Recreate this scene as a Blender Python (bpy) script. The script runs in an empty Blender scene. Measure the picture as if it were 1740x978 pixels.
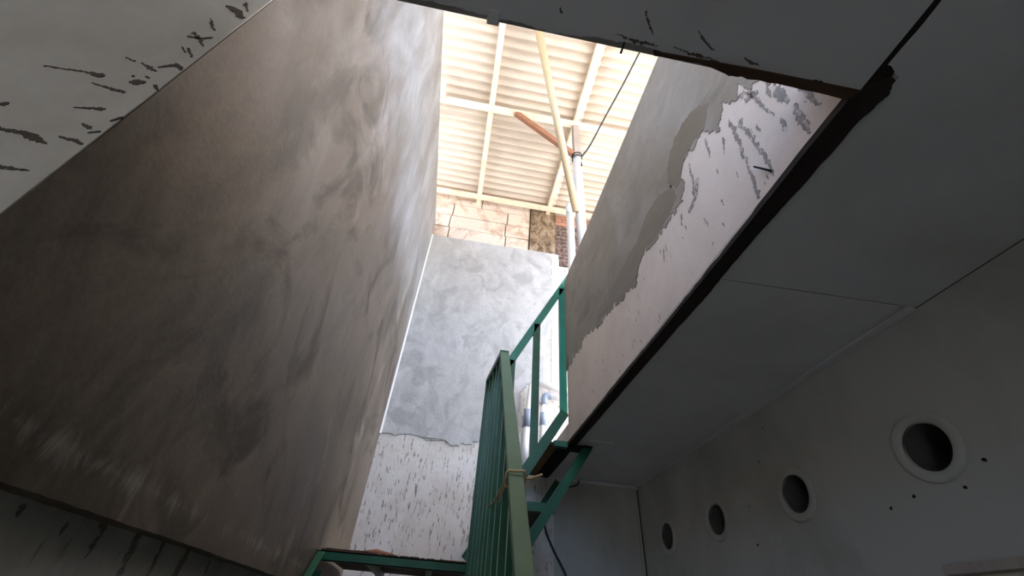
import bpy, bmesh, math, random
from mathutils import Vector, Matrix
from mathutils.geometry import tessellate_polygon

random.seed(7)
SC = bpy.context.scene
C = SC.collection
EYE = 1.45                                   # eye height above the lower floor; z below is measured from eye level

# ------------------------------------------------------------------ camera
cam_d = bpy.data.cameras.new('camera'); cam = bpy.data.objects.new('camera', cam_d); C.objects.link(cam)
cam_d.sensor_width = 36.0; cam_d.lens = 36.0*710.33/1740.0; cam_d.clip_start = 0.02; cam_d.clip_end = 300
RW = ((0.98393423, 0.15354157, 0.09109569), (-0.16762402, 0.61889433, 0.76737996), (0.06144612, -0.77032123, 0.63468857))
cam.matrix_world = Matrix(((RW[0][0], -RW[0][1], -RW[0][2], 0), (RW[1][0], -RW[1][1], -RW[1][2], 0), (RW[2][0], -RW[2][1], -RW[2][2], EYE), (0, 0, 0, 1)))
SC.camera = cam

# ------------------------------------------------------------------ sky, sun, exposure
wd = bpy.data.worlds.new('sky'); SC.world = wd; wd.use_nodes = True
wn = wd.node_tree; wn.nodes.clear()
sky = wn.nodes.new('ShaderNodeTexSky'); sky.sky_type = 'NISHITA'; sky.sun_disc = False
sky.sun_elevation = math.radians(64); sky.sun_rotation = math.radians(80); sky.air_density = 1.0; sky.dust_density = 4.0; sky.ozone_density = 1.0
bg = wn.nodes.new('ShaderNodeBackground'); bg.inputs['Strength'].default_value = 1.35
wo = wn.nodes.new('ShaderNodeOutputWorld')
wn.links.new(sky.outputs[0], bg.inputs[0]); wn.links.new(bg.outputs[0], wo.inputs[0])
sl = bpy.data.lights.new('sun', 'SUN'); sl.energy = 4.5; sl.angle = math.radians(1.0); sl.color = (1.0, 0.94, 0.84)
so = bpy.data.objects.new('sun', sl); C.objects.link(so)
so.location = (12, -2, 16); so.rotation_euler = Vector((-0.42, 0.10, -0.90)).to_track_quat('-Z', 'Y').to_euler()
vs = SC.view_settings; vs.view_transform = 'Standard'; vs.look = 'None'; vs.gamma = 1.0; vs.use_curve_mapping = False; vs.exposure = 0.3
cy = SC.cycles; cy.max_bounces = 14; cy.diffuse_bounces = 10; cy.glossy_bounces = 4; cy.sample_clamp_indirect = 6.0; cy.caustics_reflective = False; cy.caustics_refractive = False

# ------------------------------------------------------------------ helpers
def W(p): return Vector((p[0], p[1], p[2]+EYE))

def link(name, bm, mat, parent=None, smooth=False, kind=None):
    me = bpy.data.meshes.new(name)
    bmesh.ops.recalc_face_normals(bm, faces=bm.faces[:])
    if smooth:
        for f in bm.faces: f.smooth = True
    bm.to_mesh(me); bm.free()
    me.materials.append(mat)
    o = bpy.data.objects.new(name, me); C.objects.link(o)
    if parent:
        o.parent = parent; o.matrix_parent_inverse = parent.matrix_basis.inverted()
    if kind: o['kind'] = kind
    return o

def root(name, loc, label, cat, group=None, kind=None):
    o = bpy.data.objects.new(name, None); C.objects.link(o); o.location = W(loc); o.empty_display_size = 0.1
    return tag(o, label, cat, group, kind)

def tag(o, label, cat, group=None, kind=None):
    o['label'] = label; o['category'] = cat
    if group: o['group'] = group
    if kind: o['kind'] = kind
    return o

def add_box(bm, a, b, bevel=0.0):
    x0, y0, z0 = a; x1, y1, z1 = b
    vs_ = [bm.verts.new(W((x, y, z))) for z in (z0, z1) for y in (y0, y1) for x in (x0, x1)]
    fs = [bm.faces.new([vs_[i] for i in q]) for q in ((0, 2, 3, 1), (4, 5, 7, 6), (0, 1, 5, 4), (2, 6, 7, 3), (0, 4, 6, 2), (1, 3, 7, 5))]
    if bevel:
        es = list({e for f in fs for e in f.edges})
        bmesh.ops.bevel(bm, geom=es, offset=bevel, segments=2, affect='EDGES', profile=0.6)
    return bm

def box(name, a, b, mat, parent=None, bevel=0.0, kind=None):
    return link(name, add_box(bmesh.new(), a, b, bevel), mat, parent, kind=kind)

def add_bar(bm, p, q, w, h, side=(0, 1, 0), bevel=0.0):
    """rectangular bar from p to q; w along `side`, h across"""
    p, q = W(p), W(q); d = (q-p).normalized(); s = Vector(side); s = (s-d*s.dot(d)).normalized(); u = d.cross(s)
    vs_ = []
    for e in (p, q):
        for i, j in ((-1, -1), (1, -1), (1, 1), (-1, 1)): vs_.append(bm.verts.new(e+s*(w/2*i)+u*(h/2*j)))
    fs = [bm.faces.new([vs_[i] for i in f]) for f in ((0, 1, 2, 3), (7, 6, 5, 4), (0, 4, 5, 1), (1, 5, 6, 2), (2, 6, 7, 3), (3, 7, 4, 0))]
    if bevel:
        es = list({e for f in fs for e in f.edges})
        bmesh.ops.bevel(bm, geom=es, offset=bevel, segments=2, affect='EDGES', profile=0.6)
    return bm

def bar(name, p, q, w, h, mat, parent=None, side=(0, 1, 0), bevel=0.003):
    return link(name, add_bar(bmesh.new(), p, q, w, h, side, bevel), mat, parent)

def add_channel(bm, p, q, w, h, t, side=(0, 1, 0), flip=1):
    """C-channel: web plus two flanges"""
    P, Q = Vector(p), Vector(q); d = (Q-P).normalized(); s = Vector(side); s = (s-d*s.dot(d)).normalized(); u = d.cross(s)
    add_bar(bm, P-s*(flip*(w/2-t/2)), Q-s*(flip*(w/2-t/2)), t, h, side)
    for k in (-1, 1): add_bar(bm, P+u*(k*(h/2-t/2))+s*(flip*t/2), Q+u*(k*(h/2-t/2))+s*(flip*t/2), w-t, t, side)
    return bm

def add_tube(bm, pts, r, n=10, cap=True):
    pts = [W(p) for p in pts]; rings = []
    rr = r if isinstance(r, (list, tuple)) else [r]*len(pts)
    ref = None
    for i, p in enumerate(pts):
        d = (pts[min(i+1, len(pts)-1)]-pts[max(i-1, 0)]).normalized()
        if ref is None: ref = Vector((0, 0, 1)) if abs(d.z) < 0.9 else Vector((1, 0, 0))
        a = (ref-d*ref.dot(d)).normalized(); b = d.cross(a); ref = a
        rings.append([bm.verts.new(p+(a*math.cos(2*math.pi*k/n)+b*math.sin(2*math.pi*k/n))*rr[i]) for k in range(n)])
    for u, v in zip(rings, rings[1:]):
        for k in range(n): bm.faces.new((u[k], u[(k+1) % n], v[(k+1) % n], v[k]))
    if cap:
        bm.faces.new(rings[0][::-1]); bm.faces.new(rings[-1])
    return bm

def tube(name, pts, r, mat, parent=None, n=10): return link(name, add_tube(bmesh.new(), pts, r, n), mat, parent, smooth=True)

def curve_pts(P, k=8):
    """Catmull-Rom through the points"""
    P = [Vector(p) for p in P]; Q = [P[0]*2-P[1]]+P+[P[-1]*2-P[-2]]; out = []
    for i in range(1, len(Q)-2):
        for j in range(k):
            t = j/k; a, b, c, d = Q[i-1:i+3]
            out.append(0.5*((2*b)+(c-a)*t+(2*a-5*b+4*c-d)*t*t+(3*b-a-3*c+d)*t**3))
    return out+[P[-1]]

def jag(P, amp, depth=4, rng=random):
    """fractal roughening of an open polyline of 2D points"""
    P = [tuple(p) for p in P]
    for _ in range(depth):
        out = []
        for a, b in zip(P, P[1:]):
            dx, dy = b[0]-a[0], b[1]-a[1]; L = math.hypot(dx, dy)
            if L < 0.003: out.append(a); continue
            t = rng.uniform(0.35, 0.65); o = rng.gauss(0, 1)*min(amp, L*0.22)
            out += [a, (a[0]+dx*t-dy/L*o, a[1]+dy*t+dx/L*o)]
        P = out+[P[-1]]; amp *= 0.75
    return P

def add_sheet(bm, poly, fmap, t0, t1):
    """an outline (2D, may be concave) given thickness from t0 to t1 off its plane"""
    tri = tessellate_polygon([[Vector((p[0], p[1], 0)) for p in poly]])
    F = [bm.verts.new(W(fmap(p, t1))) for p in poly]; B = [bm.verts.new(W(fmap(p, t0))) for p in poly]
    for t in tri:
        try: bm.faces.new([F[i] for i in t]); bm.faces.new([B[i] for i in t[::-1]])
        except ValueError: pass
    n = len(poly)
    for i in range(n):
        j = (i+1) % n
        try: bm.faces.new((F[i], F[j], B[j], B[i]))
        except ValueError: pass
    return bm

def sheet(name, poly, fmap, t0, t1, mat, parent=None, kind=None): return link(name, add_sheet(bmesh.new(), poly, fmap, t0, t1), mat, parent, kind=kind)

def smear(pts, widths, rng=random):
    """outline of a smeared splash along a stroke"""
    L, Rr = [], []; Q = curve_pts([(p[0], p[1], 0) for p in pts], 6) if len(pts) > 1 else [Vector((pts[0][0], pts[0][1], 0))]
    n = len(Q)
    for i, q in enumerate(Q):
        d = (Q[min(i+1, n-1)]-Q[max(i-1, 0)]).normalized(); s = i/(n-1)*(len(widths)-1); k = min(int(s), len(widths)-2)
        w = widths[k]+(widths[k+1]-widths[k])*(s-k) if len(widths) > 1 else widths[0]
        e = 0.35 if i in (0, n-1) else 1.0
        L.append((q.x-d.y*w*e*rng.uniform(0.25, 0.7), q.y+d.x*w*e*rng.uniform(0.25, 0.7)))
        Rr.append((q.x+d.y*w*e*rng.uniform(0.25, 0.7), q.y-d.x*w*e*rng.uniform(0.25, 0.7)))
    return jag(L, 0.006, 2, rng)+jag(Rr[::-1], 0.006, 2, rng)

def XP(v, s): return lambda p, t: (v+s*t, p[0], p[1])       # a plane of constant x, thickness towards s
def YP(v, s): return lambda p, t: (p[0], v+s*t, p[1])
def ZP(v, s): return lambda p, t: (p[0], p[1], v+s*t)

# ------------------------------------------------------------------ materials
class NM:
    def __init__(s, name, rough=0.8, spec=0.3, metal=0.0):
        s.m = bpy.data.materials.new(name); s.m.use_nodes = True; s.t = s.m.node_tree; s.b = s.t.nodes['Principled BSDF']
        s.b.inputs['Roughness'].default_value = rough; s.b.inputs['Specular IOR Level'].default_value = spec; s.b.inputs['Metallic'].default_value = metal
        s.co = s.t.nodes.new('ShaderNodeTexCoord')
    def N(s, k, **kw):
        n = s.t.nodes.new(k)
        for a, v in kw.items(): setattr(n, a, v)
        return n
    def L(s, a, b): s.t.links.new(a, b)
    def noise(s, scale, detail=6, rough=0.6, stretch=(1, 1, 1), dist=0.0, off=(0, 0, 0)):
        mp = s.N('ShaderNodeMapping'); mp.inputs['Scale'].default_value = stretch; mp.inputs['Location'].default_value = off
        s.L(s.co.outputs['Object'], mp.inputs['Vector'])
        n = s.N('ShaderNodeTexNoise'); n.inputs['Scale'].default_value = scale; n.inputs['Detail'].default_value = detail
        n.inputs['Roughness'].default_value = rough; n.inputs['Distortion'].default_value = dist
        s.L(mp.outputs[0], n.inputs['Vector']); return n.outputs['Fac']
    def ramp(s, fac, stops):
        r = s.N('ShaderNodeValToRGB'); e = r.color_ramp.elements
        while len(e) < len(stops): e.new(0.5)
        for i, (p, c) in enumerate(stops):
            e[i].position = p; e[i].color = (c, c, c, 1) if isinstance(c, (int, float)) else (*c, 1)
        s.L(fac, r.inputs[0]); return r.outputs[0]
    def mix(s, fac, a, b, mode='MIX'):
        m = s.N('ShaderNodeMix', data_type='RGBA', blend_type=mode)
        for sock, v in ((m.inputs[0], fac), (m.inputs[6], a), (m.inputs[7], b)):
            if isinstance(v, (int, float)): sock.default_value = v
            elif isinstance(v, tuple): sock.default_value = (*v, 1)
            else: s.L(v, sock)
        return m.outputs[2]
    def math(s, op, a, b=0.0):
        m = s.N('ShaderNodeMath', operation=op)
        for sock, v in zip(m.inputs, (a, b)):
            if isinstance(v, (int, float)): sock.default_value = v
            else: s.L(v, sock)
        return m.outputs[0]
    def axis(s, i):
        x = s.N('ShaderNodeSeparateXYZ'); s.L(s.co.outputs['Object'], x.inputs[0]); return x.outputs[i]
    def color(s, c):
        if isinstance(c, tuple): s.b.inputs['Base Color'].default_value = (*c, 1)
        else: s.L(c, s.b.inputs['Base Color'])
    def rough(s, c): s.L(c, s.b.inputs['Roughness'])
    def bump(s, h, strength=0.3, dist=0.01):
        b = s.N('ShaderNodeBump'); b.inputs['Strength'].default_value = strength; b.inputs['Distance'].default_value = dist
        s.L(h, b.inputs['Height']); s.L(b.outputs[0], s.b.inputs['Normal'])

def cement(name, dark, mid, light, scale=1.3, stretch=(1, 1, 0.55), off=(0, 0, 0), rough=0.55, spec=0.4, wash=False, lit_dry=None):
    m = NM(name, rough, spec)
    a = m.noise(scale, 7, 0.62, stretch, 0.9, off); b = m.noise(scale*3.7, 8, 0.65, (stretch[0], stretch[1], stretch[2]*0.6), 0.5, off); f = m.noise(70, 4, 0.6)
    c = m.ramp(a, [(0.32, dark), (0.47, mid), (0.62, mid), (0.74, light)])
    c = m.mix(m.ramp(b, [(0.40, 0.0), (0.66, 0.55)]), c, light)
    c = m.mix(m.ramp(m.noise(scale*2.1, 6, 0.6, stretch, 1.4, (off[0]+5, off[1]+3, off[2])), [(0.5, 0.0), (0.64, 0.8)]), c, dark)
    c = m.mix(0.14, c, m.ramp(f, [(0.3, 0.05), (0.7, 0.6)]), 'OVERLAY')
    if lit_dry:    # brighter daylight high up painted in, together with damp brown drying to grey
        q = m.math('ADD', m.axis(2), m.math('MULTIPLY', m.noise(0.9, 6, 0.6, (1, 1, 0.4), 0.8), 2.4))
        k = m.ramp(m.math('MULTIPLY', m.math('SUBTRACT', q, EYE+lit_dry[0]), 0.5), [(0.30, 0.0), (0.80, 0.9)])
        c = m.mix(k, c, m.mix(m.ramp(b, [(0.35, 0.0), (0.65, 1.0)]), lit_dry[1], lit_dry[2]))
    # trowel scratches: thin pale lines
    sc = m.noise(14, 2, 0.4, (1, 1, 0.06), 0.2, (2, 1, off[2])); c = m.mix(m.ramp(sc, [(0.735, 0.0), (0.75, 0.35)]), c, light)
    if wash:   # lime wash run down and dried along the foot of the plaster
        z = m.axis(2); n = m.noise(11, 8, 0.75, (1, 1, 0.25), 0.9, (0, 3, 0))
        band = m.math('SUBTRACT', 1.0, m.math('MULTIPLY', m.math('ABSOLUTE', m.math('SUBTRACT', z, EYE+0.20)), 6.0))
        k = m.ramp(m.math('MULTIPLY', m.math('MAXIMUM', band, 0.0), n), [(0.45, 0.0), (0.58, 0.42)])
        c = m.mix(k, c, (0.42, 0.41, 0.38))
    m.color(c)
    m.bump(m.math('ADD', m.math('MULTIPLY', b, 0.6), m.math('MULTIPLY', f, 0.12)), 0.35, 0.02)
    m.rough(m.ramp(b, [(0.3, rough-0.12), (0.7, rough+0.2)]))
    return m.m

M = {}
m = NM('pale_skim', 0.8, 0.2); m.color(m.mix(m.noise(9, 6), (0.58, 0.57, 0.56), (0.72, 0.71, 0.70))); M['skim'] = m.m
M['cement_left'] = cement('cement_left', (0.046, 0.035, 0.022), (0.112, 0.088, 0.062), (0.30, 0.262, 0.215), 0.95, (1, 1, 0.8), (2.3, 1.1, 0.4), wash=True, rough=0.5, lit_dry=(2.75, (0.17, 0.165, 0.16), (0.35, 0.35, 0.35)))
M['cement_back'] = cement('cement_back', (0.36, 0.36, 0.365), (0.46, 0.46, 0.465), (0.63, 0.63, 0.63), 1.6, (1, 1, 0.9), (3, 0, 1), 0.7, 0.3)
M['cement_parapet'] = cement('cement_parapet', (0.120, 0.092, 0.064), (0.215, 0.175, 0.132), (0.33, 0.285, 0.235), 1.7, (1, 0.55, 1.0), (0, 4.4, 2), 0.6, 0.35, lit_dry=(2.25, (0.24, 0.21, 0.18), (0.37, 0.335, 0.30)))
m = NM('damp_cement', 0.5, 0.35); m.color(m.mix(m.noise(5, 7, 0.65, (1, 0.6, 1), 0.8), (0.10, 0.078, 0.055), (0.19, 0.155, 0.118))); m.bump(m.noise(9, 7, 0.65, (1, 0.6, 1)), 0.25, 0.01); M['damp'] = m.m
m = NM('cement_splash', 0.85, 0.2); m.color(m.mix(m.noise(40, 4), (0.07, 0.06, 0.05), (0.17, 0.15, 0.125))); m.bump(m.noise(90, 4), 0.4, 0.004); m.L(m.ramp(m.noise(75, 5, 0.7), [(0.33, 0.0), (0.40, 1.0)]), m.b.inputs['Alpha']); M['splash'] = m.m
m = NM('cement_smear', 0.85, 0.2); m.color(m.mix(m.noise(30, 4), (0.17, 0.145, 0.12), (0.36, 0.32, 0.28))); m.bump(m.noise(90, 4), 0.4, 0.004); m.L(m.ramp(m.noise(65, 6, 0.72, (1, 1, 0.5)), [(0.36, 0.0), (0.56, 0.85)]), m.b.inputs['Alpha']); M['smear'] = m.m

def paint(name, col, dirt, dirt_amt=0.25, chips=None, scale=2.0, rough=0.75, chip_col=(0.2, 0.17, 0.14)):
    m = NM(name, rough, 0.3)
    n = m.noise(scale, 7, 0.65, (1, 1, 0.7), 0.6)
    c = m.mix(m.ramp(n, [(0.42, 0.0), (0.72, dirt_amt)]), col, dirt)
    h = m.noise(35, 5)
    if chips:
        st, lo, hi, s2 = chips
        k = m.ramp(m.noise(s2, 5, 0.6, st, 0.15), [(lo, 0.0), (hi, 0.9)])
        c = m.mix(k, c, chip_col); h = m.math('SUBTRACT', h, m.math('MULTIPLY', k, 0.7))
    m.color(c); m.bump(h, 0.25, 0.006); return m.m
M['ceiling'] = paint('ceiling_paint', (0.60, 0.615, 0.625), (0.42, 0.42, 0.40), 0.5, None, 1.4)
M['room_wall'] = paint('pale_wall_paint', (0.50, 0.51, 0.485), (0.30, 0.295, 0.25), 0.75, None, 1.1)
M['nib'] = paint('nib_wall_paint', (0.74, 0.72, 0.66), (0.45, 0.42, 0.36), 0.6, None, 2.5)
M['white_chipped'] = paint('chipped_white_paint', (0.74, 0.715, 0.69), (0.48, 0.41, 0.34), 0.65, ((1, 1, 0.2), 0.575, 0.64, 75), 2.5)
M['white_parapet'] = paint('parapet_white_paint', (0.66, 0.54, 0.45), (0.48, 0.38, 0.30), 0.5, ((1, 0.55, 0.28), 0.70, 0.73, 26), 3)
M['white_low'] = paint('low_white_paint', (0.56, 0.55, 0.49), (0.25, 0.23, 0.19), 0.85, ((1, 1, 0.2), 0.62, 0.70, 12), 2.0, chip_col=(0.09, 0.08, 0.07))
m = NM('dark_timber', 0.9, 0.15); m.color(m.mix(m.noise(6, 6, 0.6, (3, 0.4, 3)), (0.014, 0.012, 0.011), (0.05, 0.04, 0.034))); m.bump(m.noise(40, 5, 0.6, (3, 0.3, 3)), 0.6, 0.01); M['dark'] = m.m
m = NM('brown_timber', 0.85, 0.2); m.color(m.mix(m.noise(9, 6, 0.6, (0.4, 3, 3)), (0.035, 0.02, 0.014), (0.12, 0.07, 0.045))); M['brown'] = m.m

def enamel(name, col, col2, rough=0.42, rust=0.12):
    m = NM(name, rough, 0.45)
    c = m.mix(m.ramp(m.noise(5, 6, 0.6), [(0.4, 0.0), (0.7, 1.0)]), col, col2)
    c = m.mix(m.ramp(m.noise(22, 6, 0.7, (1, 1, 0.6)), [(0.68, 0.0), (0.72, 0.85)]), c, (0.32, 0.33, 0.30))
    c = m.mix(m.ramp(m.noise(15, 6, 0.7, (1, 1, 0.5), 0, (4, 2, 1)), [(0.69, 0.0), (0.74, rust*5)]), c, (0.05, 0.03, 0.02))
    m.color(c); m.bump(m.noise(30, 4), 0.15, 0.004); return m.m
M['green'] = enamel('green_enamel', (0.006, 0.070, 0.034), (0.010, 0.108, 0.056))
M['green_pale'] = enamel('worn_green_enamel', (0.10, 0.185, 0.12), (0.14, 0.23, 0.16), 0.6)
M['green_teal'] = enamel('teal_green_enamel', (0.010, 0.175, 0.125), (0.02, 0.23, 0.16), 0.4, 0.05)
M['lit_edge'] = enamel('lit_edge_enamel', (0.42, 0.48, 0.43), (0.55, 0.60, 0.55), 0.6)  # pale colour stands for light catching the baluster sides
m = NM('tread_plate', 0.8, 0.2); m.color(m.mix(m.noise(12, 6), (0.03, 0.028, 0.025), (0.075, 0.065, 0.055))); M['tread'] = m.m
m = NM('plywood', 0.8, 0.2); m.color(m.mix(m.noise(6, 6, 0.6, (4, 0.5, 1)), (0.11, 0.065, 0.03), (0.24, 0.15, 0.075))); M['ply'] = m.m
m = NM('roof_cement', 0.9, 0.1); m.color(m.mix(m.ramp(m.noise(2.2, 7, 0.65, (0.5, 1.2, 1)), [(0.35, 0.0), (0.7, 1.0)]), (0.52, 0.455, 0.375), (0.68, 0.61, 0.515))); m.bump(m.noise(60, 4), 0.2, 0.004); M['roof'] = m.m
m = NM('cream_steel', 0.6, 0.3); m.color(m.mix(m.ramp(m.noise(6, 6), [(0.45, 0.0), (0.75, 1.0)]), (0.86, 0.77, 0.60), (0.70, 0.55, 0.38))); M['cream'] = m.m
m = NM('pale_block', 0.9, 0.1); m.color(m.mix(m.ramp(m.noise(5, 7, 0.65, (1, 1, 1), 0.8), [(0.48, 0.0), (0.66, 1.0)]), (0.76, 0.66, 0.57), (0.50, 0.345, 0.25))); m.bump(m.noise(50, 5), 0.5, 0.01); M['block'] = m.m
m = NM('mortar', 0.95, 0.1); m.color(m.mix(m.noise(20, 5), (0.20, 0.16, 0.13), (0.38, 0.33, 0.28))); M['mortar'] = m.m
m = NM('rough_concrete', 0.95, 0.1); m.color(m.mix(m.ramp(m.noise(11, 8, 0.7, (1, 1, 0.6), 0.6), [(0.38, 0.0), (0.62, 1.0)]), (0.13, 0.085, 0.05), (0.48, 0.37, 0.26))); m.bump(m.noise(28, 7, 0.7), 0.9, 0.03); M['column'] = m.m
m = NM('dark_brick', 0.95, 0.1); m.color(m.mix(m.ramp(m.noise(22, 8, 0.7), [(0.4, 0.0), (0.62, 1.0)]), (0.10, 0.07, 0.06), (0.33, 0.25, 0.22))); m.bump(m.noise(40, 6, 0.7), 0.8, 0.02); M['dbrick'] = m.m
m = NM('red_brick', 0.95, 0.1); m.color(m.mix(m.noise(22, 6, 0.7), (0.36, 0.16, 0.10), (0.58, 0.36, 0.26))); M['rbrick'] = m.m
m = NM('white_pvc', 0.4, 0.4); m.color(m.mix(m.noise(4, 5), (0.80, 0.80, 0.80), (0.72, 0.71, 0.69))); M['pvc'] = m.m
m = NM('grey_pvc', 0.4, 0.4); m.color(m.mix(m.noise(5, 5), (0.20, 0.25, 0.34), (0.27, 0.32, 0.40))); M['pvcgrey'] = m.m
m = NM('bamboo', 0.55, 0.3); m.color(m.mix(m.noise(7, 5, 0.6, (4, 4, 0.5)), (0.52, 0.40, 0.24), (0.70, 0.58, 0.40))); M['bamboo'] = m.m
m = NM('rust', 0.85, 0.2); m.color(m.mix(m.noise(20, 6), (0.28, 0.12, 0.07), (0.45, 0.24, 0.15))); M['rust'] = m.m
m = NM('grey_wood', 0.9, 0.1); m.color(m.mix(m.noise(12, 6, 0.6, (3, 3, 0.4)), (0.34, 0.29, 0.26), (0.52, 0.47, 0.43))); M['greywood'] = m.m
m = NM('black_cable', 0.6, 0.3); m.color(m.mix(m.noise(15, 3), (0.02, 0.02, 0.02), (0.04, 0.04, 0.045))); M['cable'] = m.m
m = NM('straw_rope', 0.9, 0.1); m.color(m.mix(m.noise(60, 4), (0.40, 0.31, 0.17), (0.58, 0.48, 0.30))); M['rope'] = m.m
m = NM('slab_concrete', 0.9, 0.1); m.color(m.mix(m.noise(3, 6), (0.42, 0.40, 0.37), (0.56, 0.54, 0.50))); M['slab'] = m.m
m = NM('floor_tile', 0.6, 0.3); m.color(m.mix(m.noise(4, 6), (0.34, 0.33, 0.31), (0.46, 0.45, 0.42))); M['floor'] = m.m
m = NM('beige_board', 0.7, 0.3); m.color(m.mix(m.noise(5, 6, 0.6, (1, 0.3, 3)), (0.46, 0.42, 0.33), (0.56, 0.52, 0.43))); M['beige'] = m.m
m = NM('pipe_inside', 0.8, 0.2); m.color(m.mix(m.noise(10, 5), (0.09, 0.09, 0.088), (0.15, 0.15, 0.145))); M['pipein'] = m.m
m = NM('near_black', 0.95, 0.05); m.color(m.mix(m.noise(30, 4), (0.012, 0.012, 0.012), (0.03, 0.028, 0.026))); M['near_black'] = m.m  # plain near-black for gaps, hole ends, nails and dark plates

# ------------------------------------------------------------------ the main planes (metres, z from eye level)
XL, XR, XW, YB, YN, YC = -0.654, 0.902, 1.835, 4.06, 0.381, 0.496
ZC, ZF, FL = 1.15, 1.37, -EYE
ZR = 5.0

# ------------------------------------------------------------------ setting
tag(box('floor', (-2.75, -2.75, FL-0.15), (2.1, 4.4, FL), M['floor']), 'grey concrete floor of the lower room', 'floor', kind='structure')

# left wall: painted masonry with a proud coat of cement plaster
wl = root('wall_left', (XL-0.1, 2.3, FL), 'tall left stairwell wall in brown grey cement plaster', 'wall', kind='structure')
box('painted_masonry', (XL-0.17, YC+0.03, FL), (XL-0.055, YB+0.2, 4.28), M['white_low'], wl)
rg = random.Random(3)
bot = jag([(YC+0.002, 0.132), (0.9, 0.128), (1.5, 0.130), (2.2, 0.126), (3.0, 0.13), (YB, 0.13)], 0.0012, 5, rg)
top = jag([(YB, 4.29), (2.8, 4.305), (1.5, 4.325), (YC+0.002, 4.33)], 0.004, 5, rg)
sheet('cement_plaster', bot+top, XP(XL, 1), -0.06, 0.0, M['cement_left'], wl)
for pts, w in (([(1.302, 0.16), (1.308, 0.09), (1.315, 0.0)], [0.03, 0.02, 0.010]), ([(1.168, 0.16), (1.162, 0.065)], [0.022, 0.010]), ([(1.433, 0.16), (1.436, 0.04)], [0.02, 0.009]),
               ([(1.055, 0.113), (1.054, 0.09)], [0.01, 0.006]), ([(1.58, 0.16), (1.585, 0.02)], [0.03, 0.010]), ([(1.76, 0.124), (1.77, 0.05)], [0.012, 0.006]), ([(0.93, 0.12), (0.932, 0.1)], [0.012, 0.008])):
    sheet('cement_drip', smear(pts, w, rg), XP(XL-0.055, 1), -0.002, 0.0012, M['smear'], wl)

bm = bmesh.new(); add_sheet(bm, [(XL-0.005, YB+0.005), (XL+0.016, YB-0.010), (XL+0.006, YB-0.020), (XL-0.005, YB-0.034)], lambda p, t: (p[0], p[1], t), 1.36, 4.06)
link('corner_fillet', bm, M['skim'], wl)

# stub wall facing the room at the left, its right edge the arris of the stairwell
wf = root('wall_front', (-1.7, YC+0.06, FL), 'white stub wall with cement splashes at the left', 'wall', kind='structure')
box('painted_masonry', (-2.75, YC, FL), (XL-0.003, YC+0.03, 1.75), M['nib'], wf, 0.002)
box('masonry_core', (-2.75, YC+0.03, FL), (XL-0.17, YC+0.15, 1.75), M['slab'], wf)
NS = [([(-0.864, 0.772), (-0.829, 0.773), (-0.8, 0.776), (-0.759, 0.774)], [4, 3, 7, 15]), ([(-0.764, 0.745), (-0.729, 0.738), (-0.697, 0.733)], [2, 5, 10]), ([(-0.738, 0.661), (-0.718, 0.667), (-0.693, 0.673)], [2, 4, 12]),
      ([(-0.77, 0.854), (-0.746, 0.846)], [3, 4]), ([(-0.734, 0.844), (-0.694, 0.824)], [5, 10]), ([(-0.7, 0.84), (-0.675, 0.86), (-0.658, 0.847)], [5, 13, 8]), ([(-0.712, 0.77), (-0.687, 0.779)], [24, 16]),
      ([(-0.723, 0.991), (-0.695, 0.992), (-0.676, 1.009)], [6, 9, 5]), ([(-0.721, 1.016), (-0.672, 0.958)], [6, 7]), ([(-0.706, 0.94), (-0.688, 0.918)], [5, 4]), ([(-0.694, 0.94), (-0.666, 0.904)], [4, 5]), ([(-0.726, 1.099), (-0.691, 1.043)], [8, 7]),
      ([(-0.731, 1.188), (-0.701, 1.171), (-0.667, 1.133)], [8, 24, 12]), ([(-0.701, 1.229), (-0.676, 1.178)], [6, 7]), ([(-0.85, 0.63), (-0.825, 0.638)], [14, 12]), ([(-0.80, 0.572), (-0.762, 0.572), (-0.731, 0.565), (-0.707, 0.556)], [6, 10, 16, 4]),
      ([(-0.705, 0.579), (-0.676, 0.575), (-0.663, 0.569)], [4, 8, 5]), ([(-0.74, 0.487), (-0.708, 0.489), (-0.685, 0.491)], [9, 6, 3]), ([(-0.698, 0.622), (-0.677, 0.611)], [5, 12]), ([(-0.67, 0.775), (-0.657, 0.762)], [8, 5]),
      ([(-0.70, 0.80), (-0.69, 0.795)], [5, 5]), ([(-0.665, 0.64), (-0.656, 0.66)], [4, 5]), ([(-0.675, 0.60), (-0.66, 0.61)], [4, 6]), ([(-0.72, 0.795), (-0.716, 0.79)], [6, 5])]
for pts, w in NS: sheet('cement_splash', smear(pts, [k/1160 for k in w], rg), YP(YC, -1), -0.002, 0.0015, M['splash'], wf)

# back wall: painted below, cement coat above, a rough patch behind the steep stair
wb = root('wall_back', (0.6, YB+0.1, FL), 'back wall, chipped white paint below, grey cement above', 'wall', kind='structure')
box('stairwell_masonry', (XL-0.17, YB, FL), (1.02, YB+0.2, 3.86), M['white_chipped'], wb)
box('room_masonry', (1.02, YB, FL), (XW+0.2, YB+0.2, ZC+0.1), M['room_wall'], wb)
box('upper_masonry', (1.02, YB, ZC+0.1), (3.6, YB+0.2, 3.86), M['white_chipped'], wb)
edge = jag([(XL-0.01, 1.372), (-0.40, 1.39), (-0.13, 1.37), (0.0, 1.35), (0.16, 1.35), (0.22, 1.39), (0.35, 1.42), (0.60, 1.44), (0.64, 1.60), (0.66, 1.95), (0.72, 2.06), (0.99, 2.08)], 0.012, 6, rg)
edge += jag([(0.992, 2.10), (0.995, 3.0), (0.99, 3.96), (1.09, 3.965)], 0.006, 3, rg)+jag([(1.095, 4.06), (0.4, 4.062), (XL-0.01, 4.065)], 0.006, 4, rg)
sheet('cement_plaster', edge, YP(YB, -1), -0.02, 0.010, M['cement_back'], wb)
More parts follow.
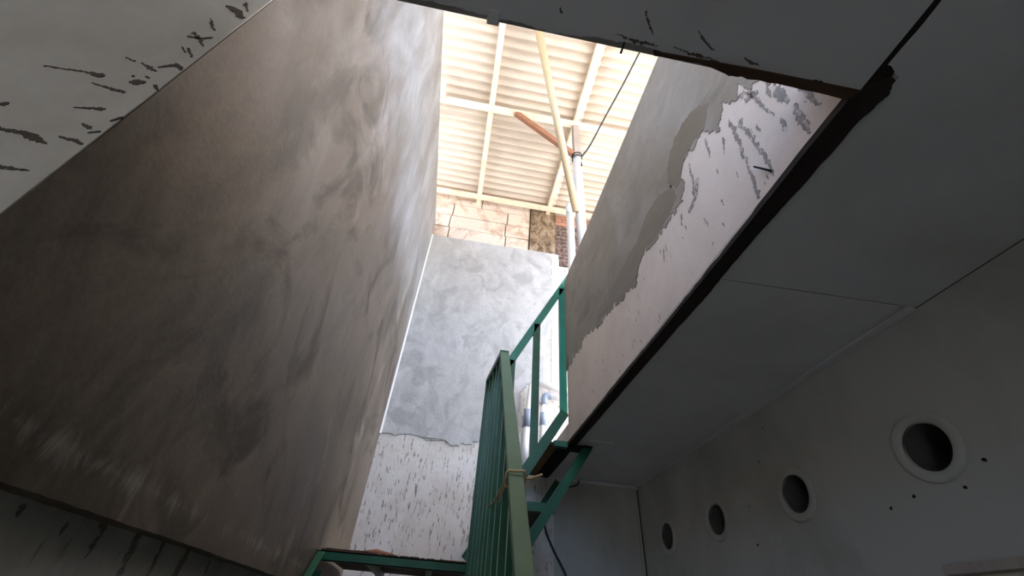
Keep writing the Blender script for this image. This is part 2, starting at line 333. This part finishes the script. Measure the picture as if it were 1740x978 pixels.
sheet('skim_strip', [(0.993, 2.06), (1.085, 2.02), (1.095, 3.965), (0.993, 3.965)], YP(YB, -1), -0.005, 0.008, M['white_chipped'], wb)

# blocks above the back wall, set back behind the plaster
wu = root('wall_back_upper', (0.5, YB+0.25, 3.86), 'exposed pale block wall under the roof', 'wall', kind='structure')
box('mortar_bed', (-1.2, YB+0.10, 3.87), (3.6, YB+0.24, 5.04), M['mortar'], wu)
rows = [(3.88, 4.085, -0.60), (4.095, 4.325, -0.455), (4.335, 4.575, -0.47), (4.585, 4.825, -0.455), (4.835, 5.035, -0.855)]
for z0, z1, xs in rows:
    x = xs-0.80
    while x < 0.66:
        a, b = max(x, -1.2), min(x+0.79, 0.672)
        if b-a > 0.05: box('block', (a+rg.uniform(0, .004), YB+0.055+rg.uniform(0, .008), z0), (b, YB+0.13, z1), M['block'], wu, 0.006)
        x += 0.80
bmc = bmesh.new(); add_box(bmc, (0.69, YB+0.03, 3.87), (1.06, YB+0.2, 5.04)); bmesh.ops.subdivide_edges(bmc, edges=bmc.edges[:], cuts=5, use_grid_fill=True)
for v in bmc.verts: v.co += Vector((rg.uniform(-.008, .008), rg.uniform(-.012, .012), 0))
link('concrete_column', bmc, M['column'], wu)
z = 3.88; k = 0
while z < 4.98:
    x = 1.075-(0.10 if k % 2 else 0); h = 0.075
    while x < 2.6:
        a, b = max(x, 1.075), x+0.19
        if b-a > 0.04: box('brick', (a, YB+0.07+rg.uniform(0, .012), z), (b, YB+0.14, z+h-0.012), M['rbrick'] if z > 4.72 else M['dbrick'], wu, 0.004)
        x += 0.2
    z += h; k += 1

# slab over the room, with painted ceiling panels under it and a stair opening
cl = root('ceiling', (1.3, 1.0, ZC), 'grey painted ceiling panels around the stair opening', 'ceiling', kind='structure')
bm = bmesh.new()
add_box(bm, (-2.75, -2.75, 1.713), (XL-0.17, YC, 1.93)); add_box(bm, (XL-0.17, -2.75, ZF), (XL-0.02, YC+0.02, 1.93)); add_box(bm, (XL-0.17, -2.75, ZC+0.012), (XR, YN+0.012, ZF)); add_box(bm, (XR+0.10, YN+0.012, ZC+0.012), (6.5, 3.11, ZF)); add_box(bm, (XR, -2.75, ZC+0.012), (6.5, YN+0.012, ZF)); add_box(bm, (XR+0.05, 3.11, ZC+0.012), (6.5, YB, ZF))
link('concrete_slab', bm, M['slab'], cl)
near = jag([(0.918, 0.372), (0.70, 0.384), (0.37, 0.376), (0.0, 0.382), (-0.3, 0.378), (XL-0.02, 0.382)], 0.006, 5, rg)
sheet('ceiling_panel', [(0.918, -2.7)]+near+[(XL-0.02, -2.7)], ZP(ZC, 1), 0.0, 0.013, M['ceiling'], cl)
sheet('ceiling_panel', [(XL-0.03, -2.7), (XL-0.03, YC-0.002), (-2.7, YC-0.002), (-2.7, -2.7)], ZP(1.70, 1), 0.0, 0.013, M['ceiling'], cl)
box('seam_shade', (0.90, -2.7, ZC+0.004), (0.97, YN, ZC+0.0125), M['dark'], cl)  # dark strip painted in as the shade inside the panel seam
e1 = jag([(0.934, -2.7), (0.934, 0.0), (0.936, 0.30), (0.985, 0.32), (0.968, 0.45), (0.962, 1.0), (0.966, 1.128)], 0.002, 4, rg)
sheet('ceiling_panel', e1+[(XW+0.01, 1.108), (XW+0.01, -2.7)], ZP(ZC, 1), 0.0, 0.013, M['ceiling'], cl)
e2 = jag([(0.968, 1.134), (0.966, 1.35), (0.968, 2.2), (0.966, 3.1), (0.960, YB)], 0.005, 4, rg)
sheet('ceiling_panel', e2+[(XW+0.01, YB), (XW+0.01, 1.114)], ZP(ZC, 1), 0.002, 0.015, M['ceiling'], cl)
band = jag([(XR-0.002, YN+0.01), (XR+0.004, 1.5), (XR, 3.1), (XR, YB-0.01)], 0.0015, 5, rg)
band2 = jag([(0.965, YB-0.01), (0.967, 1.6), (0.972, 1.2), (0.967, 0.8), (0.972, 0.45), (0.99, 0.36), (0.975, 0.325), (0.955, 0.33), (0.93, 0.355)], 0.002, 4, rg)
sheet('edge_board', band+band2, ZP(ZC, 1), -0.010, 0.014, M['dark'], cl)
nb = jag([(0.36, 0.388), (0.6, 0.392), (0.93, 0.394)], 0.003, 4, rg)
sheet('edge_board', nb+[(0.93, 0.366), (0.6, 0.370), (0.36, 0.378)], ZP(ZC, 1), -0.006, 0.015, M['brown'], cl)
box('formwork_stub', (-0.068, 0.365, ZC-0.002), (-0.038, 0.398, ZC+0.03), M['ceiling'], cl, 0.003)
box('patch_strip', (1.03, 3.02, ZC-0.008), (1.22, 3.10, ZC+0.003), M['ceiling'], cl, 0.002)
for a, b in (((0.30, 0.30), (0.34, 0.345)), ((0.44, 0.315), (0.50, 0.35)), ((0.58, 0.35), (0.63, 0.36)), ((0.10, 0.33), (0.11, 0.34)), ((0.25, 0.36), (0.36, 0.365)), ((0.40, 0.362), (0.52, 0.368))):
    sheet('mortar_blot', smear([a, ((a[0]+b[0])/2, (a[1]+b[1])/2+0.003), b], [0.002, 0.006, 0.002], rg), ZP(ZC, 1), -0.001, 0.003, M['splash'], cl)

# parapet on the right of the opening
wp = root('wall_right_parapet', (XR+0.07, 1.8, ZC), 'parapet wall right of the opening, cement plaster over chipped white paint', 'wall', kind='structure')
box('painted_masonry', (XR, YN-0.2, ZC+0.005), (XR+0.14, 3.13, 2.755), M['white_parapet'], wp, 0.012)
BD = [(0.35, 1.40), (0.474, 1.432), (0.536, 1.592), (0.618, 1.707), (0.655, 1.663), (0.717, 1.765), (0.749, 1.697), (0.783, 1.66), (0.893, 1.782), (0.98, 1.796), (1.059, 1.787), (1.087, 1.648), (1.183, 1.599), (1.259, 1.611), (1.356, 1.619), (1.568, 1.676), (1.659, 1.551), (1.884, 1.605), (2.132, 1.66), (2.427, 1.734), (2.73, 1.764), (3.035, 1.766), (3.131, 1.763)]
bd = jag(BD, 0.018, 7, rg)
def tooth(y): return 0.5*(1+math.sin(y*41+3*math.sin(y*13)))*0.5*(1+math.sin(y*97+2*math.sin(y*29)))
bd = [(p[0]+0.010*tooth(p[0]+.3), p[1]+0.035*(tooth(p[0])-0.3)) for p in bd]
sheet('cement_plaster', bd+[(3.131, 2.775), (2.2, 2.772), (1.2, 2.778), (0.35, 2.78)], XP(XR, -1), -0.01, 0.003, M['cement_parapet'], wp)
for dp in ([(0.767, 1.861), (0.83, 1.94), (0.907, 1.983), (0.98, 2.0), (1.044, 1.996), (1.10, 1.97), (1.137, 1.928), (1.165, 1.86), (1.171, 1.789), (1.13, 1.72), (1.085, 1.72), (1.04, 1.79), (0.984, 1.80), (0.90, 1.80), (0.844, 1.775), (0.767, 1.861)],
           [(1.16, 1.78), (1.30, 1.85), (1.432, 1.866), (1.50, 1.84), (1.587, 1.802), (1.72, 1.82), (1.87, 1.803), (2.05, 1.79), (2.174, 1.76), (2.30, 1.75), (2.15, 1.71), (1.978, 1.665), (1.80, 1.63), (1.656, 1.60), (1.58, 1.66), (1.511, 1.68), (1.38, 1.645), (1.254, 1.64), (1.14, 1.67), (1.16, 1.78)]):
    sheet('damp_patch', jag(dp, 0.006, 3, rg)[:-1], XP(XR, -1), 0.001, 0.0036, M['damp'], wp)
PS = [([(0.60, 1.62), (0.585, 1.50), (0.58, 1.42)], [14, 10, 5]), ([(0.54, 1.52), (0.545, 1.46)], [16, 6]), ([(0.46, 1.40), (0.455, 1.30), (0.45, 1.22)], [8, 14, 5]), ([(0.86, 1.72), (0.875, 1.60)], [10, 4]), ([(1.0, 1.74), (1.01, 1.62), (1.04, 1.55)], [5, 8, 14]), ([(0.64, 1.44), (0.636, 1.40)], [5, 8]), ([(1.35, 1.52), (1.37, 1.44)], [8, 4]), ([(0.72, 1.63), (0.731, 1.45), (0.742, 1.282), (0.756, 1.176)], [16, 12, 14, 6]), ([(0.685, 1.56), (0.672, 1.376), (0.666, 1.26), (0.67, 1.19)], [12, 10, 12, 5]), ([(0.518, 1.471), (0.512, 1.40), (0.51, 1.36)], [30, 22, 10]), ([(0.50, 1.33), (0.51, 1.263), (0.51, 1.18)], [8, 22, 8]),
      ([(0.556, 1.345), (0.564, 1.282)], [8, 14]), ([(0.981, 1.60), (1.03, 1.53), (1.10, 1.50)], [20, 24, 10]), ([(0.63, 1.66), (0.61, 1.60), (0.57, 1.55)], [18, 24, 10]), ([(0.78, 1.60), (0.80, 1.52)], [10, 5]), ([(0.47, 1.42), (0.46, 1.36)], [14, 8]), ([(1.15, 1.55), (1.17, 1.49)], [10, 6])]
for pts, w in PS: sheet('cement_smear', smear(pts, [k/1000*1.4 for k in w], rg), XP(XR, -1), -0.002, 0.0015, M['smear'], wp)
for _ in range(46):
    y = rg.uniform(0.5, 3.0); zz = rg.uniform(1.18, 1.58); L_ = rg.uniform(0.012, 0.045)
    sheet('paint_chip', smear([(y, zz), (y+rg.uniform(-.006, .006), zz-L_)], [rg.uniform(.004, .011), .003], rg), XP(XR, -1), -0.002, 0.0008, M['smear'], wp)

# right wall with four round vents
HY = [1.362, 2.107, 2.865, 3.587]; HZ = [0.658, 0.655, 0.665, 0.672]; HR = 0.090
wr = root('wall_right', (XW+0.1, 1.0, FL), 'pale grey right wall with four round vent holes', 'wall', kind='structure')
bm = bmesh.new()
def quad(bm, y0, y1, z0, z1, x): bm.faces.new([bm.verts.new(W((x, a, b))) for a, b in ((y0, z0), (y1, z0), (y1, z1), (y0, z1))])
cells = [(h-0.3, h+0.3, zc-0.3, zc+0.3, h, zc) for h, zc in zip(HY, HZ)]
ys = [-2.75]+[v for c in cells for v in c[:2]]+[YB]
for i in range(0, len(ys), 2): quad(bm, ys[i], ys[i+1], FL, ZC+0.05, XW)
for c in cells:
    quad(bm, c[0], c[1], FL, c[2], XW); quad(bm, c[0], c[1], c[3], ZC+0.05, XW)
    n = 48; inn, out = [], []
    for k in range(n):
        a = 2*math.pi*(k+0.5)/n; s_ = 0.3/max(abs(math.cos(a)), abs(math.sin(a)))
        inn.append(bm.verts.new(W((XW, c[4]+HR*math.cos(a), c[5]+HR*math.sin(a))))); out.append(bm.verts.new(W((XW, c[4]+s_*math.cos(a), c[5]+s_*math.sin(a)))))
    for k in range(n): bm.faces.new((inn[k], inn[(k+1) % n], out[(k+1) % n], out[k]))
    for k in range(n):      # fill the cell corners
        a0, a1 = out[k], out[(k+1) % n]
        if abs(a0.co.y-a1.co.y) > 1e-4 and abs(a0.co.z-a1.co.z) > 1e-4:
            cy_ = c[1] if a0.co.y+a1.co.y > 2*c[4] else c[0]; cz_ = c[3] if a0.co.z+a1.co.z > 2*(c[5]+EYE) else c[2]
            bm.faces.new((a0, a1, bm.verts.new(W((XW, cy_, cz_)))))
link('painted_face', bm, M['room_wall'], wr)
box('masonry', (XW+0.32, -2.75, FL), (XW+0.40, YB+0.2, ZC+0.011), M['slab'], wr)
for (a, b), r in zip([(1.206, 0.564), (1.312, 0.499), (1.506, 0.512), (1.623, 0.491), (2.517, 0.475), (2.305, 0.875), (2.19, 1.036), (2.504, 0.672)], (8, 7, 8, 6, 7, 4, 4, 4)):
    sheet('screw_hole', smear([(a-r/1300, b), (a+r/1300, b-r/3000)], [r/650, r/800], rg), XP(XW, -1), -0.002, 0.003, M['near_black'], wr)
VL = ['largest round vent pipe nearest the beige window frame', 'second largest round vent pipe in the right wall', 'third round vent pipe, between the smallest and the second largest', 'smallest and farthest round vent pipe, beside the room corner']
for hy, hz, lab in zip(HY, HZ, VL):
    r_ = root('vent_pipe', (XW, hy, hz), lab, 'vent pipe', 'round vent pipes in the right wall')
    bm = bmesh.new(); n = 48
    prof = [(HR, 0.0), (HR, 0.29)]
    rings = [[bm.verts.new(W((XW+d-0.004, hy+rr*math.cos(2*math.pi*k/n), hz+rr*math.sin(2*math.pi*k/n)))) for k in range(n)] for rr, d in prof]
    for k in range(n): bm.faces.new((rings[0][k], rings[0][(k+1) % n], rings[1][(k+1) % n], rings[1][k]))
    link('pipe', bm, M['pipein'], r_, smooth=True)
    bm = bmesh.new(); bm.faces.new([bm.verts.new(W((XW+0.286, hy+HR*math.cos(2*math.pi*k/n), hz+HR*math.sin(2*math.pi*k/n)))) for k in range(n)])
    bmesh.ops.solidify(bm, geom=bm.faces[:], thickness=0.01); link('end_cap', bm, M['near_black'], r_)
    bm = bmesh.new(); prof = [(HR-0.001, 0.004), (HR+0.002, -0.004), (HR+0.012, -0.010), (HR+0.032, -0.014), (HR+0.040, -0.010), (HR+0.043, 0.003)]
    rings = [[bm.verts.new(W((XW+d, hy+rr*(1+0.012*math.sin(3*2*math.pi*k/n+hy*9))*math.cos(2*math.pi*k/n), hz+rr*(1+0.012*math.sin(2*2*math.pi*k/n+hy*5))*math.sin(2*math.pi*k/n)))) for k in range(n)] for rr, d in prof]
    for u, v in zip(rings, rings[1:]):
        for k in range(n): bm.faces.new((u[k], u[(k+1) % n], v[(k+1) % n], v[k]))
    link('collar', bm, M['room_wall'], r_, smooth=True)

bm = bmesh.new(); add_box(bm, (XW-0.0015, -2.6, ZC-0.0025), (XW+0.004, YB-0.03, ZC+0.002)); link('crack_shadow', bm, M['near_black'], wr)  # thin dark strips stand for the shadow gaps in the wall joints
bm = bmesh.new(); add_box(bm, (XW-0.006, YB-0.006, FL), (XW+0.002, YB+0.002, ZC-0.03)); link('crack_shadow', bm, M['near_black'], wr)

# shuttered window low in the right wall, trims, remaining room shell
w1 = root('window_1', (XW, 1.05, -0.75), 'beige framed shuttered window low in the right wall', 'window', kind='structure')
for a, b in (((XW-0.022, 0.55, 0.252), (XW+0.01, 1.513, 0.283)), ((XW-0.022, 1.483, -0.75), (XW+0.01, 1.513, 0.25)), ((XW-0.022, 0.55, -0.75), (XW+0.01, 0.58, 0.25)), ((XW-0.022, 0.58, -0.75), (XW+0.01, 1.48, -0.72))):
    box('frame_board', a, b, M['greywood'], w1, 0.003)
box('shutter', (XW-0.008, 0.585, -0.715), (XW+0.01, 1.478, 0.247), M['beige'], w1, 0.003)
tag(box('trim_1', (0.985, YB-0.022, ZC-0.026), (XW-0.005, YB, ZC), M['ceiling'], bevel=0.004), 'thin cove strip between ceiling and far room wall', 'trim', kind='structure')
tag(box('trim_2', (XW-0.045, 1.11, ZC-0.011), (XW-0.002, YB-0.025, ZC+0.001), M['ceiling'], bevel=0.003), 'thin ceiling strip along the right wall', 'trim', kind='structure')
tag(box('trim_3', (XW-0.036, YB-0.014, FL), (XW-0.012, YB, ZC-0.03), M['room_wall'], bevel=0.004), 'thin vertical strip in the far room corner', 'trim', kind='structure')
wre = root('wall_rear', (0, -2.7, FL), 'rear wall of the lower room with an added unseen opening for sky light', 'wall', kind='structure')
for a, b in (((-2.75, -2.75, FL), (-1.5, -2.6, 1.71)), ((-0.75, -2.75, FL), (XW+0.3, -2.6, ZC)), ((-1.5, -2.75, 0.55), (-0.75, -2.6, 1.71))): box('painted_masonry', a, b, M['room_wall'], wre)  # unseen opening added here so skylight enters the room
tag(box('wall_left_room', (-2.75, -2.6, FL), (-2.62, YC, 1.71), M['room_wall']), 'outer left wall of the lower room', 'wall', kind='structure')
tag(box('ground', (-30, -30, FL-0.4), (40, 40, FL-0.16), M['slab']), 'bare ground around the building', 'ground', kind='structure')

# ------------------------------------------------------------------ roof
rf = root('roof', (0.9, 2.0, ZR), 'corrugated cream cement sheet roof on slim cream steel beams', 'roof', kind='structure')
PIT, AMP = 0.108, 0.024
def corrugated(x0, x1, y0, npitch, z, skew):
    bm = bmesh.new(); n = npitch*8
    xs = [x0+(x1-x0)*i/6 for i in range(7)]; T, B = [], []
    for i in range(n+1):
        y = y0+PIT*i/8; h = AMP*math.sin(2*math.pi*i/8)
        T.append([bm.verts.new(W((x, y, z+h+0.007+skew*(x-x0)))) for x in xs]); B.append([bm.verts.new(W((x, y, z+h+skew*(x-x0)))) for x in xs])
    for i in range(n):
        for k in range(6):
            bm.faces.new((T[i][k], T[i][k+1], T[i+1][k+1], T[i+1][k])); bm.faces.new((B[i][k], B[i+1][k], B[i+1][k+1], B[i][k+1]))
        bm.faces.new((T[i][0], T[i+1][0], B[i+1][0], B[i][0])); bm.faces.new((T[i][6], B[i][6], B[i+1][6], T[i+1][6]))
    bm.faces.new([*T[0], *B[0][::-1]]); bm.faces.new([*T[n][::-1], *B[n]])
    return bm
for j in range(7):
    for i, (a, b, dz) in enumerate(((-1.35, 1.028, 0.0), (0.93, 2.5, 0.009))):
        y0 = 4.31-PIT*10*(j+1)
        o = link('roof_sheet', corrugated(a, b, y0, 10, ZR+AMP+0.004+dz, 0.0), M['roof'], rf, smooth=True)
for x in (-1.19, -0.12, 0.94, 2.0): box('rafter', (x-0.033, -3.1, ZR-0.075), (x+0.033, 4.28, ZR), M['cream'], rf, 0.004)
for y in (-1.5, -0.13, 1.235, 2.605, 3.975): box('cross_beam', (-1.35, y-0.045, ZR-0.10), (2.5, y+0.045, ZR-0.078), M['cream'], rf, 0.004)
box('bracket', (-0.735, 2.40, ZR-0.15), (-0.675, 2.60, ZR-0.10), M['cream'], rf, 0.004)

# post carrying the roof behind the parapet, with its brace, pipes, pole and cable
ps = root('roof_post', (0.945, 2.645, 2.755), 'roof post on the parapet, white sleeve below, grey timber above', 'post')
tube('white_sleeve', [(0.945, 2.645, 2.755), (0.945, 2.645, 3.5), (0.945, 2.645, 4.25)], 0.048, M['pvc'], ps, 16)
bar('shaft', (0.945, 2.645, 4.2), (0.945, 2.635, ZR-0.10), 0.075, 0.075, M['greywood'], ps)
tube('wire_binding', curve_pts([(0.945+0.056*math.cos(a), 2.645+0.056*math.sin(a), 4.20+0.008*a) for a in [k*0.7 for k in range(22)]], 2), 0.006, M['cable'], ps, 6)
p2 = root('water_pipe', (1.03, 3.3, ZF), 'white upright water pipe just left of the sleeved roof post', 'pipe')
tube('pipe', [(1.035, 3.3, ZF), (1.04, 3.3, 2.8), (1.045, 3.3, 4.15)], 0.045, M['pvc'], p2, 16)
tube('coupling', [(1.045, 3.3, 4.05), (1.045, 3.3, 4.22)], 0.053, M['pvc'], p2, 16)
tag(tube('bamboo_pole', [(0.235, 1.60, 4.915), (0.55, 2.10, 4.13), (0.885, 2.60, 3.25)], [0.042, 0.039, 0.036], M['bamboo'], None, 12), 'long tan pole leaning from the roof to the sleeved post', 'pole')
tag(bar('brace', (0.19, 2.60, ZR-0.10), (0.90, 2.635, 4.30), 0.05, 0.07, M['rust']), 'short rusty diagonal brace between cross beam and roof post', 'brace')
tag(tube('power_cable', curve_pts([(1.385, 1.63, 4.925), (1.29, 1.95, 4.76), (1.17, 2.25, 4.55), (1.06, 2.5, 4.33), (0.985, 2.625, 4.23), (0.98, 2.60, 4.05)], 6), 0.009, M['cable'], None, 6), 'thin black cable sagging from the roof to the sleeved post', 'cable')

# ------------------------------------------------------------------ lower stair (green steel) with its railing
SL = math.tan(math.radians(39)); YT, ZT = 2.965, 0.30; XA, XB = XL+0.02, 0.235
st = root('lower_stair', ((XA+XB)/2, 0.9, FL), 'green steel lower stair with landing and baluster railing along the cement wall', 'stair')
y0 = YT-(ZT-FL)/SL
for x in (XA+0.012, XB-0.0):
    bm = bmesh.new(); add_channel(bm, (x, y0+0.06, FL+0.05), (x, YT+(0.02 if x < 0 else -0.13), ZT-(0.055 if x < 0 else 0.185)), 0.04, 0.12, 0.006, (1, 0, 0), 1 if x < 0 else -1); link('stringer', bm, M['green'], st)
n = 8
for k in range(1, n):
    y = y0+(YT-y0)*k/n; zz = FL+(ZT-FL)*k/n
    box('tread', (XA+0.02, y, zz-0.03), (XB-0.022, y+0.27, zz), M['tread'], st, 0.004)
bm = bmesh.new(); add_box(bm, (XA-0.018, YT, ZT-0.05), (XB-0.015, YT+0.006, ZT)); add_box(bm, (XA-0.018, YT, ZT-0.006), (XB-0.015, YT+0.05, ZT)); add_box(bm, (XA-0.018, YT, ZT-0.05), (XB-0.015, YT+0.035, ZT-0.045))
link('landing_beam', bm, M['green'], st)
box('landing_plate', (XA, YT+0.05, ZT-0.012), (XB+0.02, 3.93, ZT), M['tread'], st)
for x in (-0.35, 0.0): box('landing_joist', (x-0.02, YT+0.01, ZT-0.05), (x+0.02, 3.93, ZT-0.013), M['green'], st, 0.003)
box('landing_beam', (XB-0.02, YT+0.01, ZT-0.06), (XB+0.02, YB-0.02, ZT-0.012), M['green'], st, 0.003)
bm = bmesh.new()
for _ in range(160):
    x = rg.uniform(XA, XB-0.03); r = rg.uniform(0.004, 0.012)*(1.5 if x < -0.4 else 1)
    add_box(bm, (x, YT+rg.uniform(0, .02), ZT), (x+r*2.2, YT+0.03, ZT+r*0.8))
link('rubble', bm, M['brown'], st, kind='stuff')
tag(tube('mortar_trowel_lump', [(-0.42, 3.06, ZT+0.012), (-0.33, 3.03, ZT+0.02), (-0.22, 3.02, ZT+0.012)], [0.012, 0.018, 0.006], M['rust'], None, 8), 'flat rusty scrap lying on the landing edge', 'scrap').name = 'rusty_scrap'

rl = st
HR3 = [(XB, 2.975, 1.505), (XB, 2.10, 1.242), (XB, 1.244, 0.111), (XB, 0.80, -0.475)]
def rail_z(y):
    for a, b in zip(HR3, HR3[1:]):
        if b[1] <= y <= a[1]: return b[2]+(a[2]-b[2])*(y-b[1])/(a[1]-b[1])
    return HR3[-1][2]
bar('post', (XB, 2.975, ZT-0.06), (XB, 2.975, 1.50), 0.05, 0.05, M['green'], rl, (1, 0, 0))
bar('handrail', (XB, 3.0, 1.512), (XB, 2.085, 1.237), 0.05, 0.03, M['green'], rl, (1, 0, 0), 0.004)
bar('handrail', (XB, 2.112, 1.257), HR3[3], 0.052, 0.028, M['green_pale'], rl, (1, 0, 0), 0.004)
bar('post', (XB, 0.80, FL), (XB, 0.80, -0.47), 0.05, 0.05, M['green'], rl, (1, 0, 0))
for y in (2.771, 2.54, 2.346, 2.17, 2.012, 1.825, 1.655, 1.468, 1.319, 1.15, 0.98):
    zb = ZT-0.055+(y-YT)*SL
    o = bar('baluster', (XB, y, zb), (XB, y, rail_z(y)-0.012), 0.030, 0.022, M['green'], rl, (1, 0, 0), 0.002)
    o.data.materials.append(M['lit_edge'])
    for f in o.data.polygons:
        if f.normal.x < -0.5: f.material_index = 1
rp = root('rope_tie', (XB, 1.5, 0.33), 'frayed straw rope tied round the pale handrail', 'rope')
tube('rope_loop', curve_pts([(XB-0.033, 1.465, 0.392), (XB-0.028, 1.448, 0.414), (XB, 1.440, 0.414), (XB+0.028, 1.446, 0.418), (XB+0.033, 1.463, 0.402), (XB+0.027, 1.486, 0.386), (XB, 1.488, 0.380), (XB-0.027, 1.486, 0.376), (XB-0.033, 1.465, 0.392)], 5), 0.0045, M['rope'], rp, 6)
tube('rope_tail', curve_pts([(XB-0.033, 1.465, 0.392), (XB-0.028, 1.58, 0.39), (XB-0.024, 1.78, 0.395), (XB-0.022, 2.02, 0.42)], 6), 0.0042, M['rope'], rp, 6)
tube('rope_tail', curve_pts([(XB-0.03, 1.47, 0.385), (XB-0.03, 1.57, 0.365), (XB-0.024, 1.66, 0.36)], 6), 0.0038, M['rope'], rp, 6)
tube('rope_tail', curve_pts([(XB+0.034, 1.463, 0.400), (XB+0.055, 1.47, 0.405), (XB+0.10, 1.50, 0.43)], 6), 0.0042, M['rope'], rp, 6)

# ------------------------------------------------------------------ upper stair, steep, rising to the right past the parapet end
YS, YF = 3.165, 3.88
us = root('upper_stair', (0.45, 3.5, ZT), 'steep green steel upper stair with teal handrail beside the parapet end', 'stair')
def s1(x): return 0.835+1.58*(x-0.527)
def s2(x): return 0.505+1.50*(x-0.642)
for y, fl in ((YS, 1), (YF, -1)):
    bm = bmesh.new(); add_channel(bm, (0.262, y, s1(0.262)), (0.885, y, s1(0.885)), 0.045, 0.075, 0.006, (0, 1, 0), fl); link('upper_stringer', bm, M['green'], us)
    bm = bmesh.new(); add_channel(bm, (0.31, y, s2(0.31)), (1.065 if fl > 0 else 1.02, y, s2(1.065 if fl > 0 else 1.02)), 0.05, 0.065, 0.006, (0, 1, 0), fl); link('lower_stringer', bm, M['green'], us)
bm = bmesh.new(); add_bar(bm, (0.60, YS, 0.685), (0.80, YS, 0.685), 0.045, 0.06, (0, 1, 0), 0.003); link('tread_frame', bm, M['green'], us)
box('tread', (0.60, YS+0.02, 0.69), (0.80, YF-0.02, 0.715), M['tread'], us, 0.003)
bm = bmesh.new(); add_bar(bm, (0.79, YS-0.02, 1.135), (0.895, YS-0.02, 1.135), 0.045, 0.045, (0, 1, 0), 0.003); link('tread_frame', bm, M['green'], us)
box('tread_board', (0.745, YS+0.02, 1.14), (0.84, YB-0.02, 1.165), M['ply'], us, 0.003)
box('tread_board', (0.843, YS+0.02, 1.132), (0.955, YB-0.02, 1.16), M['near_black'], us, 0.003)  # near-black colour carries the shade on the plate's right part
box('fixing_plate', (0.905, YS-0.05, ZC-0.020), (1.09, YS+0.10, ZC-0.011), M['near_black'], us, 0.002)

ur = us
def hz_(x): return 1.804+1.954*(x-0.414)
bar('handrail', (0.395, YS, hz_(0.395)), (1.02, YS, hz_(1.02)), 0.03, 0.066, M['green_teal'], ur, (0, 1, 0), 0.004)
for x, zb in ((0.425, s1(0.425)), (0.637, s1(0.637)), (0.878, s1(0.878)-0.02)):
    bar('post', (x, YS, zb), (x, YS, hz_(x)-0.01), 0.03, 0.062, M['green_teal'] if x > 0.7 else M['green'], ur, (0, 1, 0), 0.004)

# ------------------------------------------------------------------ small things on the back wall
pa = root('drain_pipe', (0.74, 3.97, 1.0), 'long white drain pipe with grey coupling on the back wall', 'pipe', 'white drain pipes behind the upper stair')
tube('pipe', [(0.70, 3.985, 1.05), (0.715, 3.98, 1.44), (0.767, 3.975, 2.02)], 0.038, M['pvc'], pa, 16)
tube('coupling', [(0.727, 3.979, 1.56), (0.742, 3.978, 1.74)], 0.046, M['pvcgrey'], pa, 16)
pb = root('drain_pipe', (0.89, 3.97, 1.45), 'short white drain pipe with elbow, between the middle post and the parapet', 'pipe', 'white drain pipes behind the upper stair')
tube('pipe', [(0.878, 3.98, 1.43), (0.90, 3.98, 1.86)], 0.028, M['pvc'], pb, 14)
tube('coupling', [(0.887, 3.98, 1.60), (0.893, 3.98, 1.73)], 0.035, M['pvcgrey'], pb, 14)
tube('elbow', curve_pts([(0.90, 3.98, 1.82), (0.902, 3.98, 1.90), (0.93, 3.98, 1.925), (0.98, 3.98, 1.92)], 4), 0.035, M['pvcgrey'], pb, 14)
tube('pipe', [(0.97, 3.98, 1.92), (1.25, 3.98, 1.90)], 0.028, M['pvc'], pb, 14)
pc = tag(tube('water_pipe', [(0.835, 3.99, 2.055), (1.30, 3.99, 1.985)], 0.03, M['pvc'], None, 14), 'slanting white pipe above the elbowed drain pipe', 'pipe')
tag(tube('hanging_wire', curve_pts([(0.925, 4.045, 0.86), (0.943, 4.04, 0.703), (1.016, 4.04, 0.556), (1.115, 4.03, 0.386), (1.16, 4.03, 0.2), (1.17, 4.03, -0.4)], 6), 0.008, M['cable'], None, 6), 'dark wire hanging down the back wall under the upper stair', 'wire')
tag(tube('wire_stub', curve_pts([(1.263, 4.045, 1.148), (1.235, 4.03, 1.10), (1.17, 4.04, 1.078), (1.09, 4.05, 1.071)], 6), 0.007, M['cable'], None, 6), 'short curled wire stub under the far ceiling strip', 'wire')
tag(tube('ceiling_nail', [(0.277, 0.370, ZC+0.004), (0.277, 0.385, ZC-0.002), (0.276, 0.399, ZC-0.004)], [0.0025, 0.0022, 0.003], M['near_black'], None, 8), 'nail sticking out of the near ceiling edge', 'nail')
tag(tube('wall_nail', [(XR+0.01, 0.662, 1.197), (XR-0.012, 0.68, 1.235), (XR-0.02, 0.703, 1.28)], [0.004, 0.0035, 0.003], M['near_black'], None, 8), 'bent dark nail in the white parapet face', 'nail')
